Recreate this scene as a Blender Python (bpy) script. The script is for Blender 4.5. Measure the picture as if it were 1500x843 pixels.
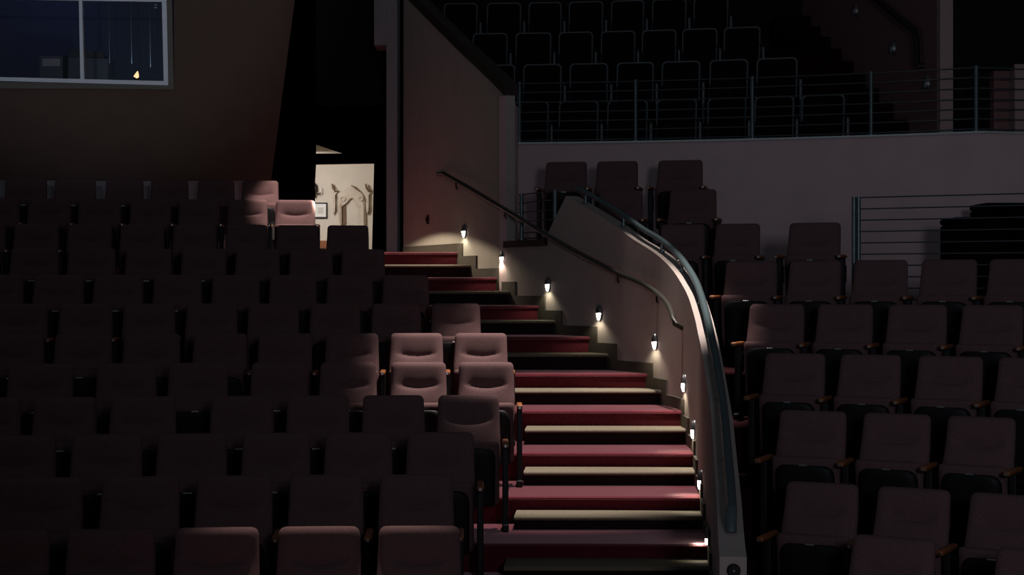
import bpy, bmesh, math, random
from mathutils import Vector, Matrix
random.seed(7)
for _o in list(bpy.data.objects):
    bpy.data.objects.remove(_o)
SC = bpy.context.scene
COL = SC.collection

# ------------------------------------------------------------------ camera, world, lights
F, CX, CY, CZ = 2350.0, 750.0, 421.5, 2.4      # focal length (px of the 1500 wide frame), centre, eye height
cam = bpy.data.cameras.new('camera')
cam.sensor_width = 36.0
cam.lens = 36.0 * F / 1500.0
cam.clip_end = 200
camo = bpy.data.objects.new('camera', cam)
camo.location = (0, 0, CZ)
camo.rotation_euler = (math.radians(90), 0, 0)
COL.objects.link(camo)
SC.camera = camo

W = bpy.data.worlds.new('world')
SC.world = W
W.use_nodes = True
W.node_tree.nodes['Background'].inputs[0].default_value = (0.72, 0.84, 1.0, 1)
W.node_tree.nodes['Background'].inputs[1].default_value = 0.036

SC.view_settings.view_transform = 'Standard'
SC.view_settings.look = 'None'
SC.view_settings.exposure = 0.0
SC.view_settings.gamma = 1.0
SC.view_settings.use_curve_mapping = False
SC.cycles.use_denoising = True
SC.cycles.max_bounces = 6
SC.cycles.caustics_reflective = False
SC.cycles.caustics_refractive = False


def aim(o, target):
    o.rotation_euler = (Vector(target) - o.location).to_track_quat('-Z', 'Y').to_euler()


def area(name, loc, target, power, col, size, spread=180):
    l = bpy.data.lights.new(name, 'AREA')
    l.energy, l.color, l.size, l.spread = power, col, size, math.radians(spread)
    o = bpy.data.objects.new(name, l)
    o.location = loc
    COL.objects.link(o)
    aim(o, target)
    return o


def spot(name, loc, target, power, col, angle, blend=0.3, radius=0.05):
    l = bpy.data.lights.new(name, 'SPOT')
    l.energy, l.color, l.spot_size, l.spot_blend, l.shadow_soft_size = power, col, math.radians(angle), blend, radius
    o = bpy.data.objects.new(name, l)
    o.location = loc
    COL.objects.link(o)
    aim(o, target)
    return o


def point(name, loc, power, col, radius=0.05):
    l = bpy.data.lights.new(name, 'POINT')
    l.energy, l.color, l.shadow_soft_size = power, col, radius
    o = bpy.data.objects.new(name, l)
    o.location = loc
    COL.objects.link(o)
    return o


# dim work light from the stage, behind and a little to one side of the camera
area('stage_work_light', (1.5, -1.0, CZ + 0.9), (4.2, 16.0, CZ + 2.2), 22, (0.88, 0.92, 1.06), 0.8, 75)
# ceiling downlights, with added fill spots between them
spot('aisle_downlight', (1.3, 13.05, CZ + 6.4), (0.28, 13.25, 0.6), 3900, (1.0, 0.90, 0.84), 27.8, 0.45, 0.06)
spot('parapet_fill', (1.08, 14.65, CZ + 5.5), (1.08, 14.66, 0.0), 620, (1.0, 0.90, 0.84), 11, 0.5, 0.05)  # added unseen spot, brightens the parapet coping
spot('upper_stair_fill', (-1.12, 18.02, CZ + 4.4), (-1.08, 18.0, 0.0), 900, (1.0, 0.88, 0.78), 16, 0.6, 0.05)  # added unseen spot, brightens the upper treads
spot('booth_wall_fill', (-2.0, -1.0, CZ + 2.2), (-5.0, 19.4, CZ + 4.02), 1250, (0.85, 1.0, 1.2), 17.5, 0.7, 0.1)  # added spot from the stage side, lifts booth wall and window frame
spot('landing_downlight', (-1.9, 17.7, CZ + 3.9), (-2.25, 18.75, CZ + 0.9), 850, (1.0, 0.86, 0.78), 34, 0.3, 0.05)
spot('front_row_downlight', (-0.95, 10.6, CZ + 4.0), (-0.95, 7.66, CZ - 1.33), 1000, (1.0, 0.86, 0.78), 27, 0.3, 0.05)

# ------------------------------------------------------------------ helpers

def U(px, py, d):
    return Vector(((px - CX) / F * d, d, CZ + (CY - py) / F * d))


def Zrel(py, d):
    return CZ + (CY - py) / F * d


def lin(r, g, b):
    f = lambda c: c / 255 / 12.92 if c / 255 <= 0.04045 else ((c / 255 + 0.055) / 1.055) ** 2.4
    return (f(r), f(g), f(b), 1.0)


def mat(name, rgb, rough=0.8, metal=0.0, noise=0.0, scale=20.0, bump=0.0, bscale=200.0, spec=0.3, sheen=0.0, stint=None):
    m = bpy.data.materials.new(name)
    m.use_nodes = True
    nt = m.node_tree
    b = nt.nodes['Principled BSDF']
    c = lin(*rgb)
    b.inputs['Base Color'].default_value = c
    b.inputs['Roughness'].default_value = rough
    b.inputs['Metallic'].default_value = metal
    b.inputs['Specular IOR Level'].default_value = spec
    if sheen:
        b.inputs['Sheen Weight'].default_value = sheen
        b.inputs['Sheen Tint'].default_value = stint or c
        b.inputs['Sheen Roughness'].default_value = 0.45 if stint else 0.5
    tc = nt.nodes.new('ShaderNodeTexCoord')
    if noise:
        n = nt.nodes.new('ShaderNodeTexNoise')
        n.inputs['Scale'].default_value = scale
        n.inputs['Detail'].default_value = 4
        r = nt.nodes.new('ShaderNodeValToRGB')
        r.color_ramp.elements[0].position = 0.3
        r.color_ramp.elements[1].position = 0.7
        r.color_ramp.elements[0].color = tuple(x * (1 - noise) for x in c[:3]) + (1,)
        r.color_ramp.elements[1].color = tuple(min(1, x * (1 + noise)) for x in c[:3]) + (1,)
        nt.links.new(tc.outputs['Object'], n.inputs['Vector'])
        nt.links.new(n.outputs['Fac'], r.inputs['Fac'])
        nt.links.new(r.outputs['Color'], b.inputs['Base Color'])
    if bump:
        n2 = nt.nodes.new('ShaderNodeTexNoise')
        n2.inputs['Scale'].default_value = bscale
        bp = nt.nodes.new('ShaderNodeBump')
        bp.inputs['Strength'].default_value = bump
        bp.inputs['Distance'].default_value = 0.004
        nt.links.new(tc.outputs['Object'], n2.inputs['Vector'])
        nt.links.new(n2.outputs['Fac'], bp.inputs['Height'])
        nt.links.new(bp.outputs['Normal'], b.inputs['Normal'])
    return m


def emit(name, col, strength):
    m = bpy.data.materials.new(name)
    m.use_nodes = True
    b = m.node_tree.nodes['Principled BSDF']
    b.inputs['Base Color'].default_value = (0.8, 0.8, 0.8, 1)
    b.inputs['Emission Color'].default_value = col
    b.inputs['Emission Strength'].default_value = strength
    return m


M = {
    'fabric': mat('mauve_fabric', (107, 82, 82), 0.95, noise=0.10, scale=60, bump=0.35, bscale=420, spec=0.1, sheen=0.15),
    'plastic': mat('black_seat_pan', (20, 20, 22), 0.55, spec=0.25),
    'black_metal': mat('black_steel', (22, 23, 25), 0.5, 0.3, spec=0.4),
    'wood': mat('armrest_wood', (140, 82, 44), 0.45, noise=0.25, scale=35, spec=0.4),
    'chrome': mat('chrome_bolt', (200, 205, 205), 0.25, 1.0),
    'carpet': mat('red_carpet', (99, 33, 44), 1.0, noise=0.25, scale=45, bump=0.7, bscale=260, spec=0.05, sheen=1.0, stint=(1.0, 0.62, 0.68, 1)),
    'tan': mat('tan_tread_vinyl', (119, 109, 92), 0.75, noise=0.10, scale=30, bump=0.15, spec=0.2),
    'riser': mat('dark_riser_vinyl', (34, 22, 22), 0.8, noise=0.1, spec=0.15),
    'base': mat('taupe_base_vinyl', (84, 78, 70), 0.7, noise=0.06, spec=0.2),
    'plaster': mat('beige_plaster', (180, 173, 162), 0.9, noise=0.05, scale=6, bump=0.12, bscale=70, spec=0.1),
    'parapet': mat('parapet_plaster', (180, 167, 160), 0.9, noise=0.05, scale=6, bump=0.12, bscale=70, spec=0.1),
    'pink': mat('pale_pink_plaster', (218, 190, 192), 0.9, noise=0.05, scale=3, bump=0.12, bscale=70, spec=0.1),
    'cap': mat('pale_steel_cap', (196, 206, 206), 0.5, 0.2, spec=0.5),
    'booth': mat('brown_acoustic_cloth', (104, 84, 74), 0.95, noise=0.06, scale=5, bump=0.2, spec=0.05),
    'booth_trim': mat('grey_window_casing', (120, 112, 104), 0.7, spec=0.2),
    'white_metal': mat('pale_window_frame', (246, 247, 252), 0.5, 0.0, spec=0.5),
    'lower_wall': mat('pale_lower_wall', (175, 172, 176), 0.9, noise=0.04),
    'black': mat('black_drape', (8, 8, 9), 1.0, noise=0.2, scale=10, spec=0.0),
    'charcoal': mat('charcoal_panel', (36, 35, 33), 0.9, noise=0.08, spec=0.1),
    'pillar': mat('grey_pillar_paint', (170, 166, 166), 0.9, noise=0.05, scale=6, spec=0.1),
    'coping': mat('dark_wood_coping', (58, 47, 43), 0.6, noise=0.15, scale=12, spec=0.3),
    'teal': mat('blue_grey_rail_paint', (96, 112, 116), 0.35, 0.5, spec=0.5),
    'darkrail': mat('dark_handrail_paint', (70, 68, 62), 0.35, 0.3, spec=0.5),
    'cable': mat('steel_rod', (80, 88, 92), 0.4, 0.6, spec=0.5),
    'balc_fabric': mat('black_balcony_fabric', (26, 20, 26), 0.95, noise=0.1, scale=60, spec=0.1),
    'balc_rim': mat('rim_highlight_grey', (122, 131, 133), 0.5, spec=0.4),  # grey rims carry the top-edge highlight in their colour; posts share it
    'balc_wall': mat('dark_red_brown_paint', (140, 104, 104), 0.9, noise=0.06, spec=0.1),
    'dim_carpet': mat('dimmed_red_carpet', (38, 15, 18), 1.0, noise=0.2, scale=45, spec=0.05),  # balcony carpet; beyond the parapet its dark colour stands for unlit red carpet
    'post_pink': mat('pink_post_paint', (176, 150, 148), 0.9, noise=0.05, spec=0.1),
    'lamp_body': mat('grey_lamp_casting', (120, 120, 122), 0.4, 0.7, spec=0.5),
    'lamp_lens': emit('lit_lamp_lens', (1.0, 0.95, 0.88, 1), 8.0),
    'lamp_off': mat('unlit_lamp_lens', (120, 140, 140), 0.3, spec=0.5),
    'cream': mat('cream_lobby_plaster', (214, 202, 184), 0.9, noise=0.03, scale=4, spec=0.1),
    'cream2': mat('cream_stucco_ornament', (205, 190, 170), 0.85, noise=0.06, scale=14, bump=0.2, spec=0.1),
    'niche_shade': mat('brown_niche_shading', (110, 84, 56), 0.6, noise=0.2, scale=25, spec=0.3),  # brown stands for shading on the cream niche ornament
    'frame_black': mat('black_picture_frame', (24, 22, 22), 0.5),
    'paper': mat('white_mat_board', (232, 228, 220), 0.9),
    'print': mat('faint_sepia_print', (205, 198, 186), 0.9, noise=0.12, scale=60),
    'iron': mat('dark_iron', (48, 40, 34), 0.5, 0.4),
    'equip': mat('dark_equipment_case', (44, 46, 54), 0.6),
    'navy': mat('navy_booth_wall', (32, 37, 50), 0.9),
    'flame': emit('warm_bulb', (1.0, 0.55, 0.25, 1), 1.6),
    'case_black': mat('black_case_cloth', (12, 12, 13), 0.95, spec=0.05),
}
g = bpy.data.materials.new('window_glass')
g.use_nodes = True
nt = g.node_tree
nt.nodes.clear()
mo = nt.nodes.new('ShaderNodeOutputMaterial')
mx = nt.nodes.new('ShaderNodeMixShader')
mx.inputs[0].default_value = 0.06
tr = nt.nodes.new('ShaderNodeBsdfTransparent')
gl = nt.nodes.new('ShaderNodeBsdfGlossy')
gl.inputs['Roughness'].default_value = 0.03
nt.links.new(tr.outputs[0], mx.inputs[1])
nt.links.new(gl.outputs[0], mx.inputs[2])
nt.links.new(mx.outputs[0], mo.inputs[0])
M['glass'] = g


class MB:
    def __init__(self):
        self.v, self.f = [], []

    def add(self, verts, faces):
        b = len(self.v)
        self.v += [tuple(p) for p in verts]
        self.f += [tuple(i + b for i in q) for q in faces]
        return self

    def box(self, x0, x1, y0, y1, z0, z1, mtx=None):
        p = [Vector(c) for c in ((x0, y0, z0), (x1, y0, z0), (x1, y1, z0), (x0, y1, z0), (x0, y0, z1), (x1, y0, z1), (x1, y1, z1), (x0, y1, z1))]
        if mtx:
            p = [mtx @ q for q in p]
        return self.add(p, [(0, 3, 2, 1), (4, 5, 6, 7), (0, 1, 5, 4), (1, 2, 6, 5), (2, 3, 7, 6), (3, 0, 4, 7)])

    def bbox(self, x0, x1, y0, y1, z0, z1, bev=0.01, seg=2, mtx=None):
        bm = bmesh.new()
        mb = MB().box(x0, x1, y0, y1, z0, z1)
        vs = [bm.verts.new(p) for p in mb.v]
        for q in mb.f:
            bm.faces.new([vs[i] for i in q])
        bmesh.ops.bevel(bm, geom=list(bm.edges), offset=bev, segments=seg, affect='EDGES', profile=0.5)
        bm.verts.index_update()
        pts = [v.co.copy() for v in bm.verts]
        if mtx:
            pts = [mtx @ p for p in pts]
        fs = [[v.index for v in f_.verts] for f_ in bm.faces]
        bm.free()
        return self.add(pts, fs)

    def prism(self, pts, off):
        """closed solid: polygon pts swept by the vector off"""
        n = len(pts)
        off = Vector(off)
        a = [Vector(p) for p in pts]
        return self.add(a + [p + off for p in a], [tuple(range(n)), tuple(range(2 * n - 1, n - 1, -1))] + [(i, i + n, (i + 1) % n + n, (i + 1) % n) for i in range(n)])

    def tube(self, pts, r, n=10, caps=True, flat=1.0):
        pts = [Vector(p) for p in pts]
        rings = []
        up0 = Vector((0, 0, 1))
        for i, p in enumerate(pts):
            t = (pts[min(i + 1, len(pts) - 1)] - pts[max(i - 1, 0)]).normalized()
            s = t.cross(up0)
            if s.length < 1e-3:
                s = t.cross(Vector((1, 0, 0)))
            s.normalize()
            u = s.cross(t).normalized()
            rr = r[i] if isinstance(r, (list, tuple)) else r
            rings.append([p + s * (math.cos(k * 2 * math.pi / n) * rr) + u * (math.sin(k * 2 * math.pi / n) * rr * flat) for k in range(n)])
        vs = [q for ring in rings for q in ring]
        fs = []
        for i in range(len(pts) - 1):
            for k in range(n):
                a, b = i * n + k, i * n + (k + 1) % n
                fs.append((a, b, b + n, a + n))
        if caps:
            fs.append(tuple(range(n - 1, -1, -1)))
            fs.append(tuple(range(len(vs) - n, len(vs))))
        return self.add(vs, fs)

    def rings(self, rings):
        n = len(rings[0])
        vs = [q for ring in rings for q in ring]
        fs = []
        for i in range(len(rings) - 1):
            for k in range(n):
                a, b = i * n + k, i * n + (k + 1) % n
                fs.append((a, b, b + n, a + n))
        fs.append(tuple(range(n - 1, -1, -1)))
        fs.append(tuple(range(len(vs) - n, len(vs))))
        return self.add(vs, fs)

    def build(self, name, m, parent=None, smooth=False):
        me = bpy.data.meshes.new(name)
        me.from_pydata(self.v, [], self.f)
        bm = bmesh.new()
        bm.from_mesh(me)
        bmesh.ops.recalc_face_normals(bm, faces=bm.faces)
        bm.to_mesh(me)
        bm.free()
        if smooth:
            for p in me.polygons:
                p.use_smooth = True
            if smooth != 'all':
                me.set_sharp_from_angle(angle=math.radians(45))
        me.materials.append(m)
        o = bpy.data.objects.new(name, me)
        if parent:
            o.parent = parent
        COL.objects.link(o)
        return o


def struct(o):
    o['kind'] = 'structure'
    return o


def tag(o, label, cat, group=None, kind=None):
    o['label'] = label
    o['category'] = cat
    if group:
        o['group'] = group
    if kind:
        o['kind'] = kind
    return o


def empty(name, loc=(0, 0, 0), rz=0.0):
    o = bpy.data.objects.new(name, None)
    o.location = loc
    o.rotation_euler = (0, 0, rz)
    o.empty_display_size = 0.1
    COL.objects.link(o)
    return o


def copy_tree(o, parent=None):
    c = o.copy()
    COL.objects.link(c)
    if parent:
        c.parent = parent
    for ch in [x for x in o.children]:
        copy_tree(ch, c)
    return c


ORD = ['first', 'second', 'third', 'fourth', 'fifth', 'sixth', 'seventh', 'eighth', 'ninth', 'tenth', 'eleventh', 'twelfth']


def interp(x, xs, ys):
    if x <= xs[0]:
        return ys[0]
    for i in range(len(xs) - 1):
        if x <= xs[i + 1]:
            t = (x - xs[i]) / (xs[i + 1] - xs[i])
            return ys[i] + (ys[i + 1] - ys[i]) * t
    return ys[-1]


# ------------------------------------------------------------------ layout of the rake
DROW = [19.21 - 0.949 * i for i in range(12)]                       # depth of the backrests of each row, back to front
TOPY = [265, 293, 330, 365, 403, 445, 489, 532, 581, 636, 699, 776]  # tops of the backrests
ZTOP = [Zrel(y, d) for y, d in zip(TOPY, DROW)]
DF = [d - 0.72 for d in DROW]                                        # front edge of each terrace
ZF = [CZ + z for z in (0.409, 0.112, -0.187, -0.479, -0.788, -1.053, -1.318, -1.543, -1.744, -1.935, -2.11, -2.27)]
ZT = [0.5 * (ZF[i] + ZF[i + 1]) for i in range(11)]                  # half steps
STEP = 0.33
RC0 = 12.0                                                           # the rows curve about (0, -12)

# inner face of the wall beside the stairs, front to back (x, y)
WP = [(1.02, 7.6), (1.083, 8.4), (1.175, 9.2), (1.243, 9.85), (1.318, 10.57), (1.345, 10.9), (1.385, 11.5), (1.405, 11.85), (1.44, 12.47),
      (1.46, 12.8), (1.475, 13.3), (1.462, 13.75), (1.40, 14.2), (1.25, 14.7), (0.945, 15.31), (0.78, 15.64), (0.46, 16.26), (0.30, 16.59),
      (0.0, 17.21), (-0.142, 17.54), (-0.44, 18.16), (-0.61, 18.49), (-1.35, 20.1), (-1.8, 21.1)]


def densify(p, n=6):
    out = []
    for i in range(len(p) - 1):
        p0, p1, p2, p3 = p[max(i - 1, 0)], p[i], p[i + 1], p[min(i + 2, len(p) - 1)]
        for k in range(n):
            t = k / n
            out.append(tuple(0.5 * (2 * p1[j] + (p2[j] - p0[j]) * t + (2 * p0[j] - 5 * p1[j] + 4 * p2[j] - p3[j]) * t * t + (3 * p1[j] - p0[j] - 3 * p2[j] + p3[j]) * t ** 3) for j in (0, 1)))
    out.append(p[-1])
    for _ in range(6):
        out = [out[0]] + [tuple((out[i - 1][j] + 2 * out[i][j] + out[i + 1][j]) / 4 for j in (0, 1)) for i in range(1, len(out) - 1)] + [out[-1]]
    return out


WALL = densify(WP)


def offset(path, o):
    """path shifted by o towards the seats beyond the wall (+) or towards the stairs (-)"""
    out = []
    for i, p in enumerate(path):
        a, b = path[max(i - 1, 0)], path[min(i + 1, len(path) - 1)]
        t = Vector((b[0] - a[0], b[1] - a[1])).normalized()
        out.append((p[0] + t.y * o, p[1] - t.x * o))
    return out


WOUT = offset(WALL, 0.14)


def path_x(path, y):
    return interp(y, [p[1] for p in path], [p[0] for p in path])


def path_px(path, px):
    """where the line of sight through column px meets the path"""
    k = (px - CX) / F
    for i in range(len(path) - 1, 0, -1):
        a, b = path[i], path[i - 1]
        fa, fb = a[0] - k * a[1], b[0] - k * b[1]
        if fa * fb <= 0 and fa != fb:
            t = fa / (fa - fb)
            x, y = a[0] + (b[0] - a[0]) * t, a[1] + (b[1] - a[1]) * t
            tx = Vector((b[0] - a[0], b[1] - a[1])).normalized()
            return Vector((x, y)), tx
    raise ValueError('no wall at %s' % px)


def aisle_z(d):
    for i in range(12):
        if d >= DF[i]:
            return ZF[i]
        if i < 11 and d >= DF[i] - STEP:
            return ZT[i]
    return ZF[11]


# ------------------------------------------------------------------ terraces beside and under the stairs
def arc_pts(c, r, xs):
    return [(x, c[1] + math.sqrt(max(r * r - (x - c[0]) ** 2, 0.01))) for x in xs]


def lerp_list(a, b, n):
    return [a + (b - a) * i / n for i in range(n + 1)]


def terrace(c, r0, r1, xa, xb0, xb1, z, zlow, m, n=28, xa1=None):
    """annular step between radii r0 and r1 about c, from x = xa to x = xb0 (front) and xb1 (back)"""
    xa1 = xa if xa1 is None else xa1
    fr, bk = arc_pts(c, r0, lerp_list(xa, xb0, n)), arc_pts(c, r1, lerp_list(xa1, xb1, n))
    vs, fs = [], []
    for (x, y), (X, Y) in zip(fr, bk):
        vs += [(x, y + 0.03, zlow), (x, y + 0.03, z - 0.03), (x, y, z - 0.024), (x, y + 0.004, z - 0.01), (x, y + 0.022, z), (X, Y, z), (X, Y, zlow)]
    for i in range(n):
        a, b = i * 7, i * 7 + 7
        for k in range(6):
            fs.append((a + k, b + k, b + k + 1, a + k + 1))
        fs.append((a + 6, b + 6, b, a))
    fs += [tuple(range(7)), tuple(n * 7 + k for k in range(6, -1, -1))]
    return struct(MB().add(vs, fs).build('floor_terrace', m))


C0 = (0.0, -RC0)
for i in range(12):
    r0 = DF[i] + RC0
    r1 = (DF[i - 1] + RC0 if i else 20.75 + RC0)
    xr0, xr1 = path_x(WALL, DF[i]) + 0.06, path_x(WALL, r1 - RC0) + 0.06
    terrace(C0, r0, r1, -8.5, xr0, xr1, ZF[i], -0.4, M['carpet'])
struct(MB().box(-9, 9, 2.0, DF[11] + 0.3, -0.5, ZF[11] - 0.17).build('floor', M['carpet']))

# half steps of the stairs: tan tread on a dark riser
SX = [565, 566, 600, 690, 742, 769, 767, 753, 738, 738, 738]
for i in range(10):
    dback, dfr = DF[i], DF[i] - STEP
    xl = (SX[i] - CX) / F * dfr
    if i < 5:
        xl = (-2.0, -1.36, -1.11, -0.6, -0.1)[i]
    xr = path_x(WALL, dfr) - 0.02
    xrb = path_x(WALL, dback) - 0.02
    t = empty('half_step', (0, dfr, ZF[i + 1]))
    h = ZT[i] - ZF[i + 1]
    a = lambda x, y: (x, y)
    prof = [(0.004, -0.030), (0.0, -0.024), (0.001, -0.015), (0.006, -0.007), (0.014, -0.002), (0.026, 0.0), (STEP, 0.0), (STEP, -0.030)]
    vs = [(xl + 0.02 * y / STEP, y, h + z) for y, z in prof] + [(xr + (xrb - xr) * y / STEP, y, h + z) for y, z in prof]
    m_ = len(prof)
    tread = MB().add(vs, [(k, (k + 1) % m_, (k + 1) % m_ + m_, k + m_) for k in range(m_)] + [tuple(range(m_)), tuple(range(2 * m_ - 1, m_ - 1, -1))])
    riser = MB().prism([(xl + 0.004, 0.032, 0), (xr, 0.032, 0), (xrb, STEP, 0), (xl + 0.02, STEP, 0)], (0, 0, h - 0.030))
    tread.build('tread', M['tan'], t, True)
    riser.build('riser', M['riser'], t)
    tag(t, '%s half step from the top of the red carpeted stairs, tan tread over dark riser' % ORD[i], 'step', 'half steps on the carpeted stairs')

# ------------------------------------------------------------------ wall beside the stairs
PTOP = ([7.6, 8.4, 9.6, 10.6, 11.3, 12.1, 13.0, 13.8, 14.3, 14.95, 15.25, 16.1], [-1.5, -1.395, -1.14, -0.90, -0.68, -0.42, -0.2, 0.035, 0.22, 0.447, 0.59, 0.92])


def wall_solid(path_in, path_out, zb, ztop):
    mb = MB()
    vs, fs = [], []
    n = len(path_in)
    for p, q in zip(path_in, path_out):
        z = ztop(p[1])
        vs += [(p[0], p[1], zb), (p[0], p[1], z), (q[0], q[1], z), (q[0], q[1], zb)]
    for i in range(n - 1):
        a, b = 4 * i, 4 * i + 4
        for k in range(4):
            fs.append((a + k, b + k, b + (k + 1) % 4, a + (k + 1) % 4))
    fs += [(0, 1, 2, 3), tuple(4 * (n - 1) + k for k in (3, 2, 1, 0))]
    return mb.add(vs, fs)


def cut(path, y0, y1, extra=()):
    ys = sorted(set([y0, y1] + [p[1] for p in path if y0 < p[1] < y1] + [e for e in extra if y0 < e < y1]))
    return [(path_x(path, y), y) for y in ys]


JOINT = path_px(WALL, 742)[0].y      # where the low parapet meets the tall wall
LEDGE = path_px(WALL, 802)[0].y


def par_top(d):
    if d >= LEDGE:
        return CZ + 0.43
    if d >= 16.1:
        return CZ + 0.92 + (0.55 - 0.92) * (d - 16.1) / (LEDGE - 16.1)
    return CZ + interp(d, *PTOP)


pin = cut(WALL, 8.35, JOINT, [16.1, LEDGE - 0.001, LEDGE])
struct(wall_solid(pin, [(path_x(WOUT, 0) if False else q[0], q[1]) for q in offset(pin, 0.14)], -0.4, par_top).build('wall_parapet', M['parapet'], smooth=True))
ledge = cut(offset(WALL, -0.03), LEDGE, JOINT + 0.01)
lo = [(p[0], p[1]) for p in offset(ledge, 0.26)]
mbz = MB()
n = len(ledge)
vs = []
for p, q in zip(ledge, lo):
    vs += [(p[0], p[1], CZ + 0.43), (p[0], p[1], CZ + 0.50), (q[0], q[1], CZ + 0.50), (q[0], q[1], CZ + 0.43)]
fs = [(4 * i + k, 4 * i + 4 + k, 4 * i + 4 + (k + 1) % 4, 4 * i + (k + 1) % 4) for i in range(n - 1) for k in range(4)] + [(0, 1, 2, 3), tuple(4 * (n - 1) + k for k in (3, 2, 1, 0))]
struct(mbz.add(vs, fs).build('trim_ledge', M['coping']))

DTOP = path_px(WALL, 607)[0].y


def tall_top(d):
    return CZ + 2.08 + (3.5 - 2.08) * (d - JOINT) / (DTOP - JOINT)


tin = cut(WALL, JOINT, path_px(WALL, 591)[0].y)
struct(wall_solid(tin, offset(tin, 0.1), 1.0, tall_top).build('wall_stair', M['plaster'], smooth=True))
tc_in, tc_out = offset(tin, -0.03), offset(tin, 0.13)
mbz = MB()
vs = []
for p, q, b in zip(tc_in, tc_out, tin):
    z = tall_top(b[1])
    vs += [(p[0], p[1], z), (p[0], p[1], z + 0.12), (q[0], q[1], z + 0.12), (q[0], q[1], z)]
n = len(tin)
fs = [(4 * i + k, 4 * i + 4 + k, 4 * i + 4 + (k + 1) % 4, 4 * i + (k + 1) % 4) for i in range(n - 1) for k in range(4)] + [(0, 1, 2, 3), tuple(4 * (n - 1) + k for k in (3, 2, 1, 0))]
struct(mbz.add(vs, fs).build('trim_coping', M['coping']))

cvp, cvt = pin[0], Vector((pin[1][0] - pin[0][0], pin[1][1] - pin[0][1])).normalized()
cvn = Vector((cvt.y, -cvt.x))
cv = empty('cover_plate', (cvp[0] + cvn.x * 0.072, cvp[1] + cvn.y * 0.072 - 0.001, Zrel(836, cvp[1])))
cyl = lambda r, y: [Vector((r * math.cos(a), y, r * math.sin(a))) for a in [j * math.pi / 12 for j in range(24)]]
MB().rings([cyl(0.036, 0.02), cyl(0.036, -0.008), cyl(0.030, -0.014)]).build('disc', M['black_metal'], cv, True)
MB().rings([cyl(0.008, -0.012), cyl(0.006, -0.018)]).build('screw', M['chrome'], cv, True)
tag(cv, 'dark round plate on the front end of the curved parapet', 'cover plate')

# stepped base along the wall
edges = []
for i in range(12):
    edges += [DF[i] - 0.10, DF[i] - STEP - 0.10]
    edges += [e - 0.001 for e in edges[-2:]]
bin_ = cut(WALL, 8.4, path_px(WALL, 592)[0].y, edges)
bof = offset(bin_, -0.018)
vs = []
for p, q in zip(bin_, bof):
    z = aisle_z(p[1] + 0.10) + 0.10
    vs += [(p[0], p[1], z - 0.75), (p[0], p[1], z), (q[0], q[1], z), (q[0], q[1], z - 0.75)]
n = len(bin_)
fs = [(4 * i + k, 4 * i + 4 + k, 4 * i + 4 + (k + 1) % 4, 4 * i + (k + 1) % 4) for i in range(n - 1) for k in range(4)] + [(0, 1, 2, 3), tuple(4 * (n - 1) + k for k in (3, 2, 1, 0))]
struct(MB().add(vs, fs).build('baseboard_stair', M['base']))

# ------------------------------------------------------------------ far side: balcony front, its return, seats block beyond the parapet
C1 = (-1.5, 3.0)
RF = 15.6


def arc_d(r, px, c=C1):
    """depth at which the line of sight px meets the circle r about c"""
    k = (px - CX) / F
    A, B, Cc = k * k + 1, -2 * k * c[0] - 2 * c[1], c[0] ** 2 + c[1] ** 2 - r * r
    return (-B + math.sqrt(B * B - 4 * A * Cc)) / (2 * A)


fx0 = (757 - CX) / F * arc_d(RF, 757)
xs = lerp_list(fx0, 5.05, 30)
fin = arc_pts(C1, RF, xs)
kx, ky = fin[-1]
fin += [(kx + 0.9, ky + 0.27), (kx + 3.2, ky + 1.0)]
ZFT = CZ + 1.655
vs = []
for (x, y) in fin:
    vs += [(x, y, -0.2), (x, y, ZFT - 0.02), (x, y + 0.02, ZFT), (x, y + 0.18, ZFT), (x, y + 0.18, -0.2)]
n = len(fin)
fs = [(5 * i + k, 5 * i + 5 + k, 5 * i + 5 + (k + 1) % 5, 5 * i + (k + 1) % 5) for i in range(n - 1) for k in range(5)] + [(0, 1, 2, 3, 4), tuple(5 * (n - 1) + k for k in (4, 3, 2, 1, 0))]
struct(MB().add(vs, fs).build('wall_balcony_front', M['pink'], smooth=True))
vs = []
for (x, y) in fin:
    vs += [(x, y - 0.012, ZFT), (x, y - 0.012, ZFT + 0.022), (x, y + 0.19, ZFT + 0.022), (x, y + 0.19, ZFT)]
fs = [(4 * i + k, 4 * i + 4 + k, 4 * i + 4 + (k + 1) % 4, 4 * i + (k + 1) % 4) for i in range(n - 1) for k in range(4)] + [(0, 1, 2, 3), tuple(4 * (n - 1) + k for k in (3, 2, 1, 0))]
struct(MB().add(vs, fs).build('trim_cap', M['cap']))
# return of the tall wall to the balcony front
jx, jy = path_x(WALL, JOINT), JOINT
rb = MB().prism([(jx, jy - 0.001, 1.6), (fx0 + 0.02, fin[0][1] + 0.02, 1.6), (fx0 - 0.18, fin[0][1] + 0.1, 1.6), (jx - 0.08, jy + 0.12, 1.6)], (0, 0, CZ + 2.08 - 1.6))
struct(rb.build('wall_return', M['pink']))

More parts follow.
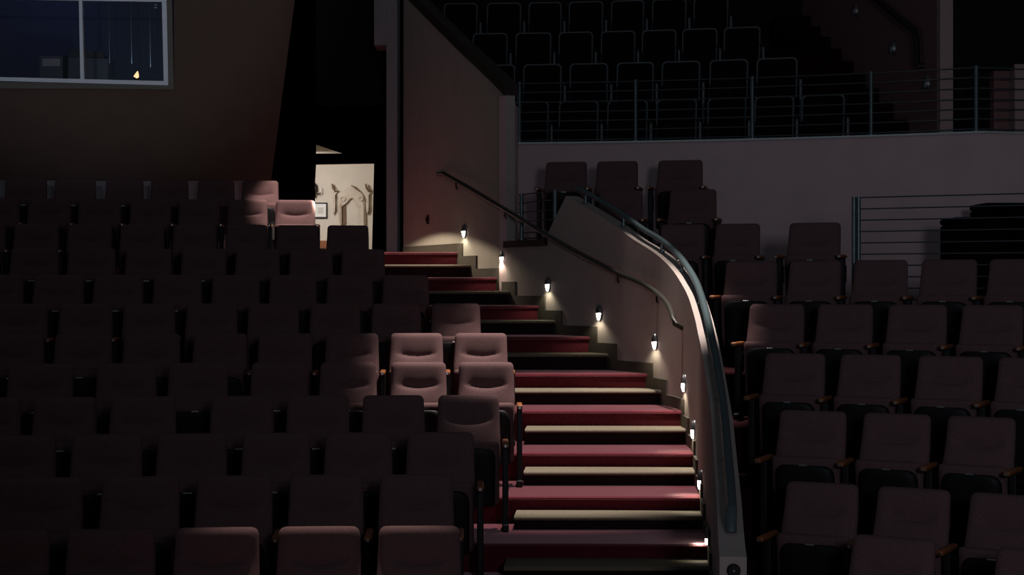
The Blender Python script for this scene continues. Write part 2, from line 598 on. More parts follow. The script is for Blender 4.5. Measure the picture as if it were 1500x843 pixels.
RR = [14.15, 13.23, 12.31, 11.39, 10.48, 9.56, 8.64, 7.72, 6.80]     # rows of the block beyond the parapet, back to front
RCH = [  # (x0, x1, y of the top) of each backrest, seen from the stage
    [(795, 861, 236), (869, 936, 235), (961, 1028, 236)],
    [(874, 940, 278), (978, 1048, 279)],
    [(961, 1034, 328), (1041, 1115, 327), (1152, 1229, 325)],
    [(1057, 1138, 382), (1150, 1231, 381), (1245, 1328, 380), (1343, 1430, 379), (1441, 1530, 377)],
    [(1090, 1178, 446), (1190, 1278, 446), (1292, 1387, 446), (1401, 1497, 447)],
    [(1113, 1207, 519), (1221, 1319, 521), (1336, 1437, 525), (1453, 1556, 528)],
    [(1134, 1236, 604), (1253, 1362, 609), (1375, 1486, 614)],
    [(1141, 1253, 711), (1271, 1390, 718), (1405, 1528, 727)],
    [(1235, 1363, 792), (1445, 1575, 808)],
]
ZR = []
for r, ch in zip(RR, RCH):
    x0, x1, y = ch[0]
    ZR.append(Zrel(y, arc_d(r, (x0 + x1) / 2)))
ZRF = [z - 0.92 for z in ZR]
ZRF[0] = CZ + 0.44
for i, r in enumerate(RR):
    r0 = r - 0.72
    r1 = RR[i - 1] - 0.72 if i else RF - 0.005
    if i == 2:
        r1 = RF - 0.005
    right = 8.0 if i >= 2 else None
    xa0 = xa1 = None
    for rr, w in ((r0, 0), (r1, 1)):
        best = None
        for k in range(200):
            x = -1.4 + k * 0.02
            y = C1[1] + math.sqrt(max(rr * rr - (x - C1[0]) ** 2, 0.01))
            lim = path_x(WOUT, y) - 0.04 if y < JOINT else fx0 - 0.05
            if x >= lim:
                best = x
                break
        if w == 0:
            xa0 = best if best is not None else 0.5
        else:
            xa1 = best if best is not None else 0.5
    if i == 2:
        # the walkway in front of the balcony wall, open beyond the short upper rows
        xa1 = 1.9
    if right is None:
        xb0, xb1 = 0.147 * arc_d(r0, 1096), 0.147 * arc_d(r1, 1096)
    else:
        xb0 = min(right, C1[0] + r0 * 0.93)
        xb1 = min(right, C1[0] + r1 * 0.93)
        if i == 2:
            xb0 = xb1 = 8.0
    terrace(C1, r0, r1, xa0, xb0, xb1, ZRF[i], -0.4, M['dim_carpet'], xa1=xa1)

# ------------------------------------------------------------------ balcony
RB = [16.8, 17.9, 19.0, 20.1]
BCH = [
    [(750, 803, 148), (818, 876, 147), (889, 948, 147), (961, 1020, 145), (1036, 1092, 144), (1105, 1162, 142), (1174, 1236, 140)],
    [(704, 754, 94), (766, 822, 92), (834, 890, 92), (903, 957, 92), (969, 1025, 91), (1039, 1095, 89), (1108, 1167, 87)],
    [(692, 743, 45), (755, 807, 46), (818, 868, 46), (880, 930, 45), (940, 990, 43), (999, 1050, 42), (1060, 1113, 40)],
    [(650, 699, 1), (713, 763, 1), (774, 822, 1), (833, 883, 1), (895, 943, 1), (955, 1005, 1), (1016, 1066, 0)],
]
ZB = [Zrel(y, arc_d(r, 850)) for r, y in zip(RB, (147, 92, 45.5, 1))]
ZBF = [z - 0.9 for z in ZB]
ZBF[0] = min(ZBF[0], ZFT - 0.2)


def bal_left(y):
    return max(-1.15, path_x(offset(WALL, 0.22), y) if y < 20.9 else 8.68 - 0.505 * y + 0.3)


for i in range(4):
    r0 = RB[i] - 0.75 if i else RF + 0.17
    r1 = (RB[i + 1] - 0.75) if i < 3 else RB[i] + 1.1
    y0 = C1[1] + math.sqrt(r0 * r0 - 1.5 ** 2)
    y1 = C1[1] + math.sqrt(r1 * r1 - 1.0 ** 2)
    xa0, xa1 = (bal_left(y0), bal_left(y1)) if i else (fx0, fx0 - 0.5)
    xr0 = 4.9 if i == 0 else 4.12
    terrace(C1, r0, r1, xa0, xr0, xr0, ZBF[i], ZBF[0] - 0.4, M['dim_carpet'], xa1=xa1)
# red carpeted steps climbing beside the balcony wall
bw0, bw1 = Vector((4.66, 17.6)), Vector((4.52, 25.0))      # aisle-side face of the balcony wall
for k in range(10):
    t0, t1 = 0.06 + 0.94 * k / 10, 0.06 + 0.94 * (k + 1) / 10
    p, q = bw0.lerp(bw1, t0), bw0.lerp(bw1, t1)
    z = ZBF[0] + 0.03 + (k + 1) * 0.27
    st = MB().prism([(p.x - 0.5, p.y, ZBF[0]), (p.x - 0.01, p.y, ZBF[0]), (q.x - 0.01, q.y, ZBF[0]), (q.x - 0.5, q.y, ZBF[0])], (0, 0, z - ZBF[0])).build('stair_step', M['dim_carpet'])
    tag(st, '%s step up of the dark red balcony stairs behind the railing' % ORD[k], 'step', 'dark steps of the balcony stairs')
bwm = MB().prism([(bw0.x, bw0.y, ZBF[0] - 0.1), (bw1.x, bw1.y, ZBF[0] - 0.1), (bw1.x + 0.14, bw1.y, ZBF[0] - 0.1), (bw0.x + 0.14, bw0.y, ZBF[0] - 0.1)], (0, 0, 4.6))
struct(bwm.build('wall_balcony_stair', M['balc_wall']))
struct(MB().box(bw0.x - 0.0, bw0.x + 0.14, bw0.y - 0.14, bw0.y, ZFT, ZFT + 2.2).build('trim_post', M['post_pink']))
# dark back of the balcony
bb = MB().prism([(-1.35, 25.2, 1.0), (16.0, 25.2, 1.0), (16.0, 25.4, 1.0), (-1.35, 25.4, 1.0)], (0, 0, 11.0))
struct(bb.build('wall_balcony_back', M['charcoal']))
struct(MB().box(-12.0, -1.0, 26.6, 26.8, 0.0, 12.0).build('wall_back', M['charcoal']))
# lower parapet of the next balcony section
struct(MB().box(5.30, 8.2, 17.65, 17.8, ZFT, Zrel(104, 17.7)).build('wall_balcony_side', M['balc_wall']))
struct(MB().box(5.47, 5.63, 17.45, 17.66, ZFT, Zrel(95, 17.5)).build('trim_post', M['post_pink']))
struct(MB().box(5.22, 8.2, 17.5, 17.85, Zrel(104, 17.7), Zrel(99, 17.7)).build('trim_coping', M['charcoal']))

# ------------------------------------------------------------------ lighting booth wall
BN0, BN1 = U(-60, 262, 19.4), U(397, 264.5, 19.75)
BUP = Vector((0, -0.14, 1.0))
BNORM = (BN1 - BN0).cross(BUP).normalized()
if BNORM.y > 0:
    BNORM = -BNORM


def B(px, py, out=0.0, dist=None):
    """point of the booth wall plane seen at px, py, pushed out towards the room"""
    o = Vector((0, 0, CZ))
    d = Vector(((px - CX) / F, 1.0, (CY - py) / F))
    if dist is None and out < -0.25:
        t = (BN0 + BNORM * out - o).dot(BNORM) / d.dot(BNORM)
        return o + d * t
    t = (BN0 - o).dot(BNORM) / d.dot(BNORM)
    return o + d * t + BNORM * out


def bpoly(mb, pts, out=0.0, depth=0.05):
    return mb.prism([B(x, y, out) for x, y in pts], -BNORM * depth)


wl = MB()
bpoly(wl, [(-80, 129), (255, 131), (255, 264.5), (-80, 262)])
bpoly(wl, [(255, -70), (441, -70), (397, 264.5), (255, 264)])
struct(wl.build('wall_booth', M['booth']))
lw = MB().prism([BN0 + Vector((0, 0.12, 0.05)), BN1 + Vector((0, 0.12, 0.05)), BN1 + Vector((0, 0.12, -1.6)), BN0 + Vector((0, 0.12, -1.6))], (0, 0.15, 0))
struct(lw.build('wall_booth_lower', M['lower_wall']))

win = empty('window_1')
struct(win)
ws = MB()
bpoly(ws, [(-80, 118), (247, 125), (255, 131), (-80, 129)], 0.03, 0.1)
bpoly(ws, [(241, -70), (251, -70), (255, 131), (247, 125)], 0.03, 0.1)
ws.build('casing', M['booth_trim'], win)
fr = MB()
bpoly(fr, [(-80, 111), (246, 119), (247, 125), (-80, 116.5)], 0.045, 0.09)
bpoly(fr, [(236, -70), (243, -70), (247, 122), (240.5, 122)], 0.045, 0.09)
bpoly(fr, [(-80, -6), (238, -1), (239, 3), (-80, -2)], 0.045, 0.09)
fr.build('window_frame', M['white_metal'], win)
ml = MB()
bpoly(ml, [(115, -70), (119, -70), (124, 117), (118.5, 117)], 0.04, 0.08)
ml.build('mullion', M['white_metal'], win)
gp = MB()
bpoly(gp, [(-80, -70), (117, -70), (120, 117), (-80, 114)], -0.01, 0.006)
gp.build('pane', M['glass'], win)
gp = MB()
bpoly(gp, [(119, -70), (240, -70), (243, 121), (122, 118)], -0.02, 0.006)
gp.build('pane', M['glass'], win)
# inside of the booth
bi = MB()
bpoly(bi, [(-200, -160), (330, -160), (330, 185), (-200, 185)], -2.2, 0.05)
struct(bi.build('wall_booth_back', M['navy']))
bs = MB()
bs.prism([B(258, -70, -0.06), B(258, 128, -0.06), B(258, 128, -2.2), B(258, -70, -2.2)], Vector((0.05, 0, 0)))
struct(bs.build('wall_booth_side', M['navy']))
bf = MB()
bf.prism([B(-80, 131, -0.06), B(258, 131, -0.06), B(258, 131, -2.2), B(-80, 131, -2.2)], Vector((0, 0, -0.05)))
struct(bf.build('floor_booth', M['charcoal']))
pb = B(30, -60, -1.5)
spot('booth_blue_lamp', B(60, -55, -1.0), B(60, 0, -2.2), 16, (0.06, 0.16, 1.0), 120, 0.9, 0.1)
spot('booth_grey_lamp', B(240, 112, -0.7), B(215, 95, -2.2), 20, (0.6, 0.75, 1.0), 150, 0.9, 0.1)
for i, (px, y0, y1) in enumerate(((159.5, 8, 93), (192, 28, 94), (219.5, 35, 99))):
    s = MB().tube([B(px - 1.5, -75, -1.2), B(px + 0.8, y1, -1.2)], 0.0065, 8).build('hanging_rod', M['cable'])
    tag(s, 'thin pale rod hanging behind the booth window, %s from the mullion' % ORD[i], 'rod', 'thin rods inside the booth')
eq = empty('equipment_rack')
e = MB()
bpoly(e, [(58, 82), (92, 82), (92, 131), (58, 131)], -1.6, 0.35)
e.build('cabinet', M['equip'], eq)
e = MB()
bpoly(e, [(62, 86), (88, 86), (88, 97), (62, 97)], -1.59, 0.02)
e.build('control_panel', M['booth_trim'], eq)
tag(eq, 'dark equipment rack inside the booth, beside the window mullion', 'equipment rack')
ct = empty('control_desk')
e = MB()
bpoly(e, [(100, 84), (158, 86), (158, 131), (100, 131)], -1.55, 0.5)
e.build('desk_body', M['equip'], ct)
e = MB()
bpoly(e, [(102, 73), (152, 75), (152, 85), (102, 84)], -1.6, 0.05)
e.build('monitor', M['plastic'], ct)
tag(ct, 'low control desk with a dark screen inside the booth behind the mullion', 'desk')
dl = empty('desk_lamp', B(200, 118, -0.3))
MB().tube([(0, 0, 0.0), (0, 0, 0.025)], [0.035, 0.03], 12).build('base', M['iron'], dl, True)
MB().tube([(0, 0, 0.02), (-0.005, 0, 0.045), (0.006, 0, 0.075), (0.014, 0, 0.115)], [0.022, 0.034, 0.024, 0.004], 12).build('bulb', M['flame'], dl, True)
tag(dl, 'small warm glowing lamp on the sill inside the booth window', 'lamp')
for k, (px, py) in enumerate(((228, 7), (228, 11))):
    s = MB()
    bpoly(s, [(px - 2, py - 1), (px + 2, py - 1), (px + 2, py + 1), (px - 2, py + 1)], -2.0, 0.02)
    tag(s.build('indicator_light', M['balc_rim']), '%s small pale blue marker high on the booth back wall' % ('upper', 'lower')[k], 'marker', 'pale markers in the booth')

# ------------------------------------------------------------------ entrance wall, doorway, pillar, lobby
DE = 21.6


def E(px, py, d=DE):
    return U(px, py, d)


def epoly(mb, pts, d=DE, depth=0.12):
    return mb.prism([E(x, y, d) for x, y in pts], (0, depth, 0))


ew = MB()
epoly(ew, [(385, -80), (461.5, -80), (461.5, 240.5), (460, 268), (460, 460), (385, 460)])
epoly(ew, [(548, 239), (590, 239), (590, 460), (545, 460), (545, 362)])
epoly(ew, [(461.5, 225), (502, 225), (590, 225), (590, 239), (548, 239), (461.5, 240.5)])
epoly(ew, [(461.5, 211), (503, 225), (590, 225), (590, -80), (461.5, -80)])
struct(ew.build('wall_entrance', M['black']))
cp = MB()
epoly(cp, [(463, -60), (562, -60), (562, 155), (463, 155)], DE - 0.1, 0.08)
struct(cp.build('trim_panel', M['charcoal']))
# black drape side between booth wall and entrance
struct(MB().prism([BN1 + Vector((0.0, 0.05, -1.6)), E(400, 460) + Vector((0, 0.0, 0)), E(400, -80), Vector((BN1.x + 0.3, BN1.y + 0.05, CZ + 4.3))], (-0.12, 0.0, 0)).build('wall_side_black', M['black']))
pl = MB()
pl.prism([U(566, 380, 20.5), U(582, 380, 20.5), U(582, -80, 20.5), U(566, -80, 20.5)], (0, 0.5, 0))
pl.prism([U(548, 66, 20.49), U(566, 66, 20.49), U(566, -80, 20.49), U(548, -80, 20.49)], (0, 0.5, 0))
struct(pl.build('pillar', M['pillar']))

DL = 26.0


def L(px, py, d=DL):
    return U(px, py, d)


struct(MB().box(-4.6, -1.5, DL, DL + 0.1, CZ - 1.2, CZ + 3.2).build('wall_lobby', M['cream']))
struct(MB().box(-4.7, -4.6, DE + 0.2, DL + 0.1, CZ - 1.2, CZ + 3.2).build('wall_lobby_west', M['cream']))
struct(MB().box(-1.5, -1.4, DE + 0.2, DL + 0.1, CZ - 1.2, CZ + 3.2).build('wall_lobby_east', M['cream']))
struct(MB().box(-4.6, -1.5, DE + 0.13, DL + 0.1, CZ + 2.03, CZ + 2.13).build('ceiling_lobby', M['cream']))
struct(MB().box(-4.7, -1.4, DE + 0.15, DL + 0.1, CZ - 1.3, CZ - 1.2).build('floor_lobby', M['coping']))
struct(MB().prism([L(462, 364), L(480, 364), L(480, 353), L(462, 353)], (0, -0.06, 0)).build('baseboard_lobby', M['wood']))
area('lobby_ceiling_lamp', (-3.5, 24.0, CZ + 1.9), (-2.9, 26.0, CZ + 0.7), 38, (0.97, 0.95, 0.97), 0.5)

# niche: arched stucco surround with crest, a recess and two hanging brackets
S26 = DL / F


def npts(cx, cy, r, a0, a1, n):
    return [(cx + r * math.cos(math.radians(a0 + (a1 - a0) * i / n)), cy - r * math.sin(math.radians(a0 + (a1 - a0) * i / n))) for i in range(n + 1)]


nic = empty('wall_niche', L(515, 325))


def loc(o_pts):
    return [p - nic.location for p in o_pts]


outer = [(496, 340), (496, 301), (498, 288), (503, 281), (509, 278), (511, 274), (515, 271.5), (519, 274), (521, 278), (527, 280), (532, 286), (535, 296), (536, 301), (536, 340)]
inner = [(501, 340), (501, 303)] + [(507, 299), (512, 293), (516, 290), (520, 293), (524, 300)] + [(530, 303), (530, 340)]
mb = MB()
no = [L(x, y) for x, y in outer]
ni = [L(x, y) for x, y in inner]
# surround as a ring of quads between resampled outlines


def resample(pts, n):
    ds = [0]
    for a, b in zip(pts, pts[1:]):
        ds.append(ds[-1] + (b - a).length)
    return [Vector((interp(ds[-1] * i / n, ds, [p.x for p in pts]), pts[0].y, interp(ds[-1] * i / n, ds, [p.z for p in pts]))) for i in range(n + 1)]


ro, ri = resample(no, 40), resample(ni, 40)
vs, fs = [], []
for a, b in zip(ro, ri):
    mid = (a + b) / 2
    vs += [a - nic.location, a + Vector((0, -0.05, 0)) - nic.location, mid + Vector((0, -0.085, 0)) - nic.location, b + Vector((0, -0.06, 0)) - nic.location, b + Vector((0, -0.005, 0)) - nic.location]
for i in range(40):
    for k in range(4):
        fs.append((5 * i + k, 5 * i + k + 1, 5 * i + 6 + k, 5 * i + 5 + k))
mb.add(vs, fs)
mb.build('surround', M['cream2'], nic, True)
mb = MB()
vs, fs = [], []
for b in ri:
    c = Vector((L(516, 300).x + (b.x - L(516, 300).x) * 0.62, b.y, b.z - 0.02))
    vs += [b + Vector((0, -0.012, 0)) - nic.location, c + Vector((0, -0.004, 0)) - nic.location]
for i in range(40):
    fs.append((2 * i, 2 * i + 1, 2 * i + 3, 2 * i + 2))
mb.add(vs, fs)
mb.build('shell_hood', M['cream2'], nic, True)
mb = MB()
mb.prism([L(501, 303) - nic.location, L(507, 299) - nic.location, L(507, 340) - nic.location, L(501, 340) - nic.location], (0, -0.02, 0))
mb.build('recess_side', M['niche_shade'], nic)
mb = MB()
for k in range(9):
    a = k / 9 * 2 * math.pi
mb.tube([L(529 + 3.2 * math.cos(k * math.pi / 8), 292 + 3.2 * math.sin(k * math.pi / 8)) + Vector((0, -0.09, 0)) - nic.location for k in range(17)], 0.008, 6)
mb.tube([L(503 + 3.2 * math.cos(k * math.pi / 8), 292 + 3.2 * math.sin(k * math.pi / 8)) + Vector((0, -0.09, 0)) - nic.location for k in range(17)], 0.008, 6)
mb.build('scroll', M['cream2'], nic, True)
for sx in (489, 538):
    mb = MB()
    pr = [(sx - 4, 281), (sx - 1, 284), (sx - 1.5, 308), (sx, 314), (sx + 2.5, 309), (sx + 2.5, 286), (sx + 6, 281), (sx + 4, 277), (sx + 1, 279)]
    mb.prism([L(x, y) - nic.location for x, y in pr], (0, -0.06, 0))
    p_ = mb.build('pilaster', M['cream2'], nic)
    mb = MB()
    mb.tube([L(sx - 2, 270) + Vector((0, -0.07, 0)) - nic.location, L(sx, 276) + Vector((0, -0.075, 0)) - nic.location, L(sx + 3, 281) + Vector((0, -0.08, 0)) - nic.location, L(sx + 7, 280) + Vector((0, -0.07, 0)) - nic.location], [0.012, 0.022, 0.016, 0.008], 8)
    mb.tube([L(sx + 3.2, 286) + Vector((0, -0.06, 0)) - nic.location, L(sx + 3.2, 308) + Vector((0, -0.06, 0)) - nic.location, L(sx + 0.5, 314) + Vector((0, -0.06, 0)) - nic.location], [0.009, 0.009, 0.004], 6)  # shaded edge of the pilaster, put in as a brown strip
    mb.build('finial', M['niche_shade'], p_, True)
mb = MB()
mb.tube([L(515, 272) + Vector((0, -0.06, 0)) - nic.location, L(520, 275) + Vector((0, -0.065, 0)) - nic.location, L(527, 281) + Vector((0, -0.06, 0)) - nic.location], [0.006, 0.012, 0.008], 6)
mb.build('crest', M['niche_shade'], nic, True)
tag(nic, 'cream ornamented wall niche with arched hood seen through the lit doorway', 'niche')

pf = empty('picture_frame', L(469, 308))
MB().prism([p - pf.location for p in (L(459, 297), L(479.5, 297), L(479.5, 320), L(459, 320))], (0, -0.04, 0)).build('frame', M['frame_black'], pf)
MB().prism([p - pf.location for p in (L(461, 299, DL - .04), L(477.5, 299, DL - .04), L(477.5, 318, DL - .04), L(461, 318, DL - .04))], (0, -0.008, 0)).build('mat_board', M['paper'], pf)
MB().prism([p - pf.location for p in (L(465.5, 304, DL - .048), L(474, 304, DL - .048), L(474, 313, DL - .048), L(465.5, 313, DL - .048))], (0, -0.004, 0)).build('print', M['print'], pf)
tag(pf, 'black framed print with white mat on the lobby wall', 'picture')
wsn = empty('wall_sconce', L(462, 280))
MB().tube([p - wsn.location + Vector((0, -0.05, 0)) for p in (L(462.5, 269), L(462.5, 273), L(463, 281), L(462.5, 288), L(462, 290))], [0.01, 0.035, 0.03, 0.02, 0.006], 10).build('backplate', M['iron'], wsn, True)
MB().tube([p - wsn.location + Vector((0, -0.09, 0)) for p in (L(463, 284), L(467, 285), L(471, 283.5))], 0.010, 8).build('arm', M['iron'], wsn, True)
MB().tube([p - wsn.location + Vector((0, -0.09, 0)) for p in (L(471, 283.5), L(471, 275))], 0.008, 8).build('candle', M['paper'], wsn, True)
tag(wsn, 'dark iron wall sconce with a white candle above the framed print', 'sconce')
# small dark plate on the stair wall
p, t_ = path_px(WALL, 627)
nrm = Vector((-abs(t_.y), -abs(t_.x) * 1.0, 0)).normalized()
mtx = Matrix.Translation((p.x, p.y, Zrel(322, p.y))) @ Matrix.Rotation(math.atan2(t_.y, t_.x), 4, 'Z')
swp = empty('door_handle_plate')
swp.name = 'wall_switch'
MB().bbox(-0.035, 0.035, -0.012, 0.012, -0.055, 0.055, 0.004, 1, mtx).build('plate', M['iron'], swp)
MB().box(-0.012, 0.012, -0.03, 0.03, -0.02, 0.02, mtx).build('toggle', M['black_metal'], swp)
tag(swp, 'small dark switch plate on the tall beige wall above the landing', 'switch')

# ------------------------------------------------------------------ step lights on the stair wall
LAMPS = [(681, 343), (737, 381), (804, 421), (879, 463), (961, 505), (1004, 566), (1018, 634), (1028.5, 708), (1040, 793)]
lamp0 = None


def make_step_light():
    """origin on the wall at the lamp's middle, -y out of the wall"""
    r = empty('step_light')
    mb = MB()
    ring = lambda k, y: [Vector((0.052 * k * math.cos(a), y, 0.088 * k * math.sin(a))) for a in [i * math.pi / 12 for i in range(24)]]
    mb.rings([ring(1.0, 0.0), ring(1.0, -0.008), ring(0.9, -0.012)])
    mb.build('backplate', M['lamp_body'], r, True)
    hood = MB()
    def half(k, y, z0):
        return [Vector((0.048 * k * math.cos(a), y, z0 + (0.085 * k) * math.sin(a))) for a in [i * math.pi / 12 for i in range(13)]] + [Vector((0.03 * k, y, z0 - 0.004)), Vector((-0.03 * k, y, z0 - 0.004))]
    hood.rings([half(1.0, -0.012, 0.002), half(0.92, -0.026, 0.002), half(0.6, -0.035, 0.002)])
    h = hood.build('hood', M['lamp_body'], r, True)
    lou = MB()
    for k in range(3):
        z = 0.022 + 0.018 * k
        w = 0.036 - 0.007 * k
        lou.bbox(-w, w, -0.040 + 0.004 * k, -0.026, z, z + 0.005, 0.002, 1)
    lou.build('louvre', M['iron'], h)
    lens = MB()
    def low(k, y):
        return [Vector((0.044 * k * math.cos(a), y, -0.086 * k * (1 - abs(math.cos(a)) ** 1.5))) for a in [math.pi + i * math.pi / 12 for i in range(13)]] + [Vector((0.02 * k, y, 0.0)), Vector((-0.02 * k, y, 0.0))]
    lens.rings([low(0.95, -0.012), low(0.88, -0.026), low(0.55, -0.034)])
    lens.build('lens', M['lamp_lens'], r, True)
    return r


for i, (px, py) in enumerate(LAMPS):
    p, t_ = path_px(WALL, px)
    o = make_step_light() if lamp0 is None else copy_tree(lamp0)
    if lamp0 is None:
        lamp0 = o
    o.location = (p.x, p.y, Zrel(py - 4, p.y))
    o.scale = (0.9, 1.0, 0.9)
    n_in = Vector((-t_.y, t_.x))          # candidate normal, turned to the stairs
    if n_in.x > 0:
        n_in = -n_in
    o.rotation_euler = (0, 0, math.atan2(n_in.y, n_in.x) + math.pi / 2)
    tag(o, 'lit oval step light on the curved stair wall, %s from the top of the stairs' % ORD[i], 'step light', 'step lights along the stair wall')
    lp = Vector((p.x, p.y)) + n_in * 0.07
    spot('step_lamp_beam', (lp.x, lp.y, Zrel(py, p.y)), (lp.x + n_in.x * 0.05, lp.y + n_in.y * 0.05, Zrel(py, p.y) - 1.0), 2.4, (1.0, 0.93, 0.70), 130, 0.6, 0.02)

# added bodiless spot low by the second row washes the foot of the tall wall
rel = spot('row_end_fill', (-2.08, 18.36, CZ + 1.05), (-2.08, 18.365, CZ + 0.2), 98, (1.0, 0.84, 0.64), 149, 0.10, 0.02)

# node mask shapes the beam: most of it sideways, little straight down
rel.data.use_nodes = True
lt = rel.data.node_tree
lem = next(n_ for n_ in lt.nodes if n_.type == 'EMISSION')
ltc = lt.nodes.new('ShaderNodeTexCoord')
lsp = lt.nodes.new('ShaderNodeSeparateXYZ')
lab = lt.nodes.new('ShaderNodeMath')
lab.operation = 'ABSOLUTE'
lmr = lt.nodes.new('ShaderNodeMapRange')
lmr.inputs['From Min'].default_value = 0.45
lmr.inputs['From Max'].default_value = 0.75
lmr.inputs['To Min'].default_value = 1.0
lmr.inputs['To Max'].default_value = 0.01
lt.links.new(ltc.outputs['Normal'], lsp.inputs[0])
lt.links.new(lsp.outputs['Z'], lab.inputs[0])
lt.links.new(lab.outputs[0], lmr.inputs['Value'])
lm2 = lt.nodes.new('ShaderNodeMapRange')          # mask cuts the added beam towards the front rows
lm2.interpolation_type = 'SMOOTHSTEP'
lm2.inputs['From Min'].default_value = -0.60
lm2.inputs['From Max'].default_value = -0.36
lm2.inputs['To Min'].default_value = 0.0
lm2.inputs['To Max'].default_value = 1.0
lmu = lt.nodes.new('ShaderNodeMath')
lmu.operation = 'MULTIPLY'
lt.links.new(lsp.outputs['Y'], lm2.inputs['Value'])
lt.links.new(lmr.outputs[0], lmu.inputs[0])
lt.links.new(lm2.outputs[0], lmu.inputs[1])
lt.links.new(lmu.outputs[0], lem.inputs['Strength'])

# ------------------------------------------------------------------ handrails
def smooth_path(pts, n=5):
    out = []
    for i in range(len(pts) - 1):
        p0, p1, p2, p3 = pts[max(i - 1, 0)], pts[i], pts[i + 1], pts[min(i + 2, len(pts) - 1)]
        for k in range(n):
            t = k / n
            out.append(0.5 * (2 * p1 + (p2 - p0) * t + (2 * p0 - 5 * p1 + 4 * p2 - p3) * t * t + (3 * p1 - p0 - 3 * p2 + p3) * t ** 3))
    out.append(pts[-1])
    return out


INR = offset(WALL, -0.085)
hp = [(650, 254), (680, 271), (720, 295), (760, 319), (800, 344), (850, 372), (905, 400), (938, 414), (962, 429), (978, 446), (986, 466)]
pts = []
for px, py in hp:
    p, t_ = path_px(INR, px)
    pts.append(Vector((p.x, p.y, Zrel(py, p.y))))
w0, _ = path_px(WALL, 641)
e0 = Vector((w0.x, w0.y, pts[0].z + 0.02))
w1, _ = path_px(WALL, 1000)
e1 = Vector((w1.x, w1.y, Zrel(481, w1.y)))
last = pts[-1] + Vector((0.01, -0.05, -0.05))
rail = [e0] + smooth_path(pts) + [last, e1]
hr = empty('handrail', (0, 0, 0))
MB().tube(rail, 0.023, 12).build('rail', M['darkrail'], hr, True)
for px in (668, 740, 800, 905, 962):
    p, t_ = path_px(INR, px)
    q, _ = path_px(WALL, px + 1)
    z = interp(px, [h[0] for h in hp], [Zrel(h[1], path_px(INR, h[0])[0].y) for h in hp])
    MB().tube([Vector((q.x, q.y, z - 0.09)), Vector((p.x, p.y, z - 0.075)), Vector((p.x, p.y, z - 0.01))], 0.010, 8).build('bracket', M['iron'], hr, True)
tag(hr, 'dark metal handrail fixed along the stair wall above the step lights', 'handrail')

WMID = offset(WALL, 0.075)
ds = [15.95, 15.6, 15.25, 14.95, 14.65, 14.4, 14.15, 13.9, 13.5, 13.0, 12.4, 11.8, 11.2, 10.6, 10.0, 9.4, 9.0, 8.75]
pts = [Vector((path_x(WMID, d), d, par_top(d) + 0.105)) for d in ds]
hr2 = empty('top_handrail')
MB().tube([pts[0] + Vector((-0.05, 0.09, 0.02))] + smooth_path(pts) + [pts[-1] + Vector((-0.01, -0.05, -0.05)), pts[-1] + Vector((-0.012, -0.07, -0.11))], 0.030, 12, flat=0.8).build('rail', M['teal'], hr2, True)
for d in (15.9, 15.25, 14.6, 14.1, 13.2, 12.2, 11.0, 9.9, 8.85):
    x = path_x(WMID, d)
    z = par_top(d)
    mb = MB().tube([(x, d, z - 0.01), (x, d, z + 0.09)], 0.013, 8)
    mb.tube([(x, d, z - 0.005), (x, d, z + 0.012)], 0.028, 12)
    mb.build('bracket', M['teal'], hr2, True)
tag(hr2, 'blue grey metal handrail on brackets along the top of the curved parapet', 'handrail')


def railing(name, pts_base, h, nrod, label, post_r=0.02, rod_r=0.006, double=False, zs=None, extend=0.0, mp='teal'):
    r = empty(name)
    for b in pts_base:
        b = Vector(b)
        mb = MB()
        if double:
            mb.tube([b + Vector((-0.018, 0, 0)), b + Vector((-0.018, 0, h))], post_r * 0.75, 10)
            mb.tube([b + Vector((0.022, 0, 0)), b + Vector((0.022, 0, h))], post_r * 0.75, 10)
        else:
            mb.tube([b, b + Vector((0, 0, h))], post_r, 10)
        mb.tube([b, b + Vector((0, 0, 0.015))], post_r * 2.0, 12)
        mb.build('post', M[mp], r, True)
    zs = zs or [h * (k + 0.6) / nrod for k in range(nrod)]
    for z in zs:
        ps = [Vector(b) + Vector((0, 0, z)) for b in pts_base]
        if extend:
            ps = [ps[0] + (ps[0] - ps[1]).normalized() * extend] + ps
        mb = MB().tube(ps, rod_r, 8)
        mb.build('rod', M['cable'], r, True)
    tag(r, label, 'railing')
    return r


# guard on top of the balcony front
bp = []
for px in (761, 931, 1102, 1276):
    d = arc_d(RF + 0.09, px)
    bp.append(((px - CX) / F * d, d, ZFT + 0.022))
bp.append((fin[30][0] - 0.06, fin[30][1] + 0.09, ZFT + 0.022))
bp.append((fin[31][0] + 0.2, fin[31][1] + 0.1, ZFT + 0.022))
bp.append((fin[32][0], fin[32][1] + 0.09, ZFT + 0.022))
hz = 0.70
railing('balcony_railing', bp, 0.71, 7, 'long cable railing with grey posts on top of the pale balcony front', 0.022, 0.007, zs=[0.03, 0.14, 0.25, 0.355, 0.47, 0.585, 0.69])
# guard beside the landing
lp = []
for px in (764, 813):
    p, _ = path_px(offset(WALL, 0.05), px)
    lp.append((p.x, p.y, CZ + 0.50))
railing('landing_railing', lp, 0.50, 6, 'short railing on the dark ledge beside the upper handrail', 0.024, 0.007, zs=[0.02, 0.08, 0.20, 0.30, 0.40, 0.49], extend=0.07)
# guard of the walkway
rr = RR[2] - 0.68
gp_ = []
for px in (1254, 1520, 1700):
    d = arc_d(rr, px)
    gp_.append(((px - CX) / F * d, d, ZRF[2]))
top_h = Zrel(289, gp_[0][1]) - ZRF[2]
railing('walkway_railing', gp_, top_h, 7, 'railing with thin rods in front of two black cases and the pale wall', 0.026, 0.006, double=True, zs=[top_h - 0.005 - 0.097 * k for k in range(11)])

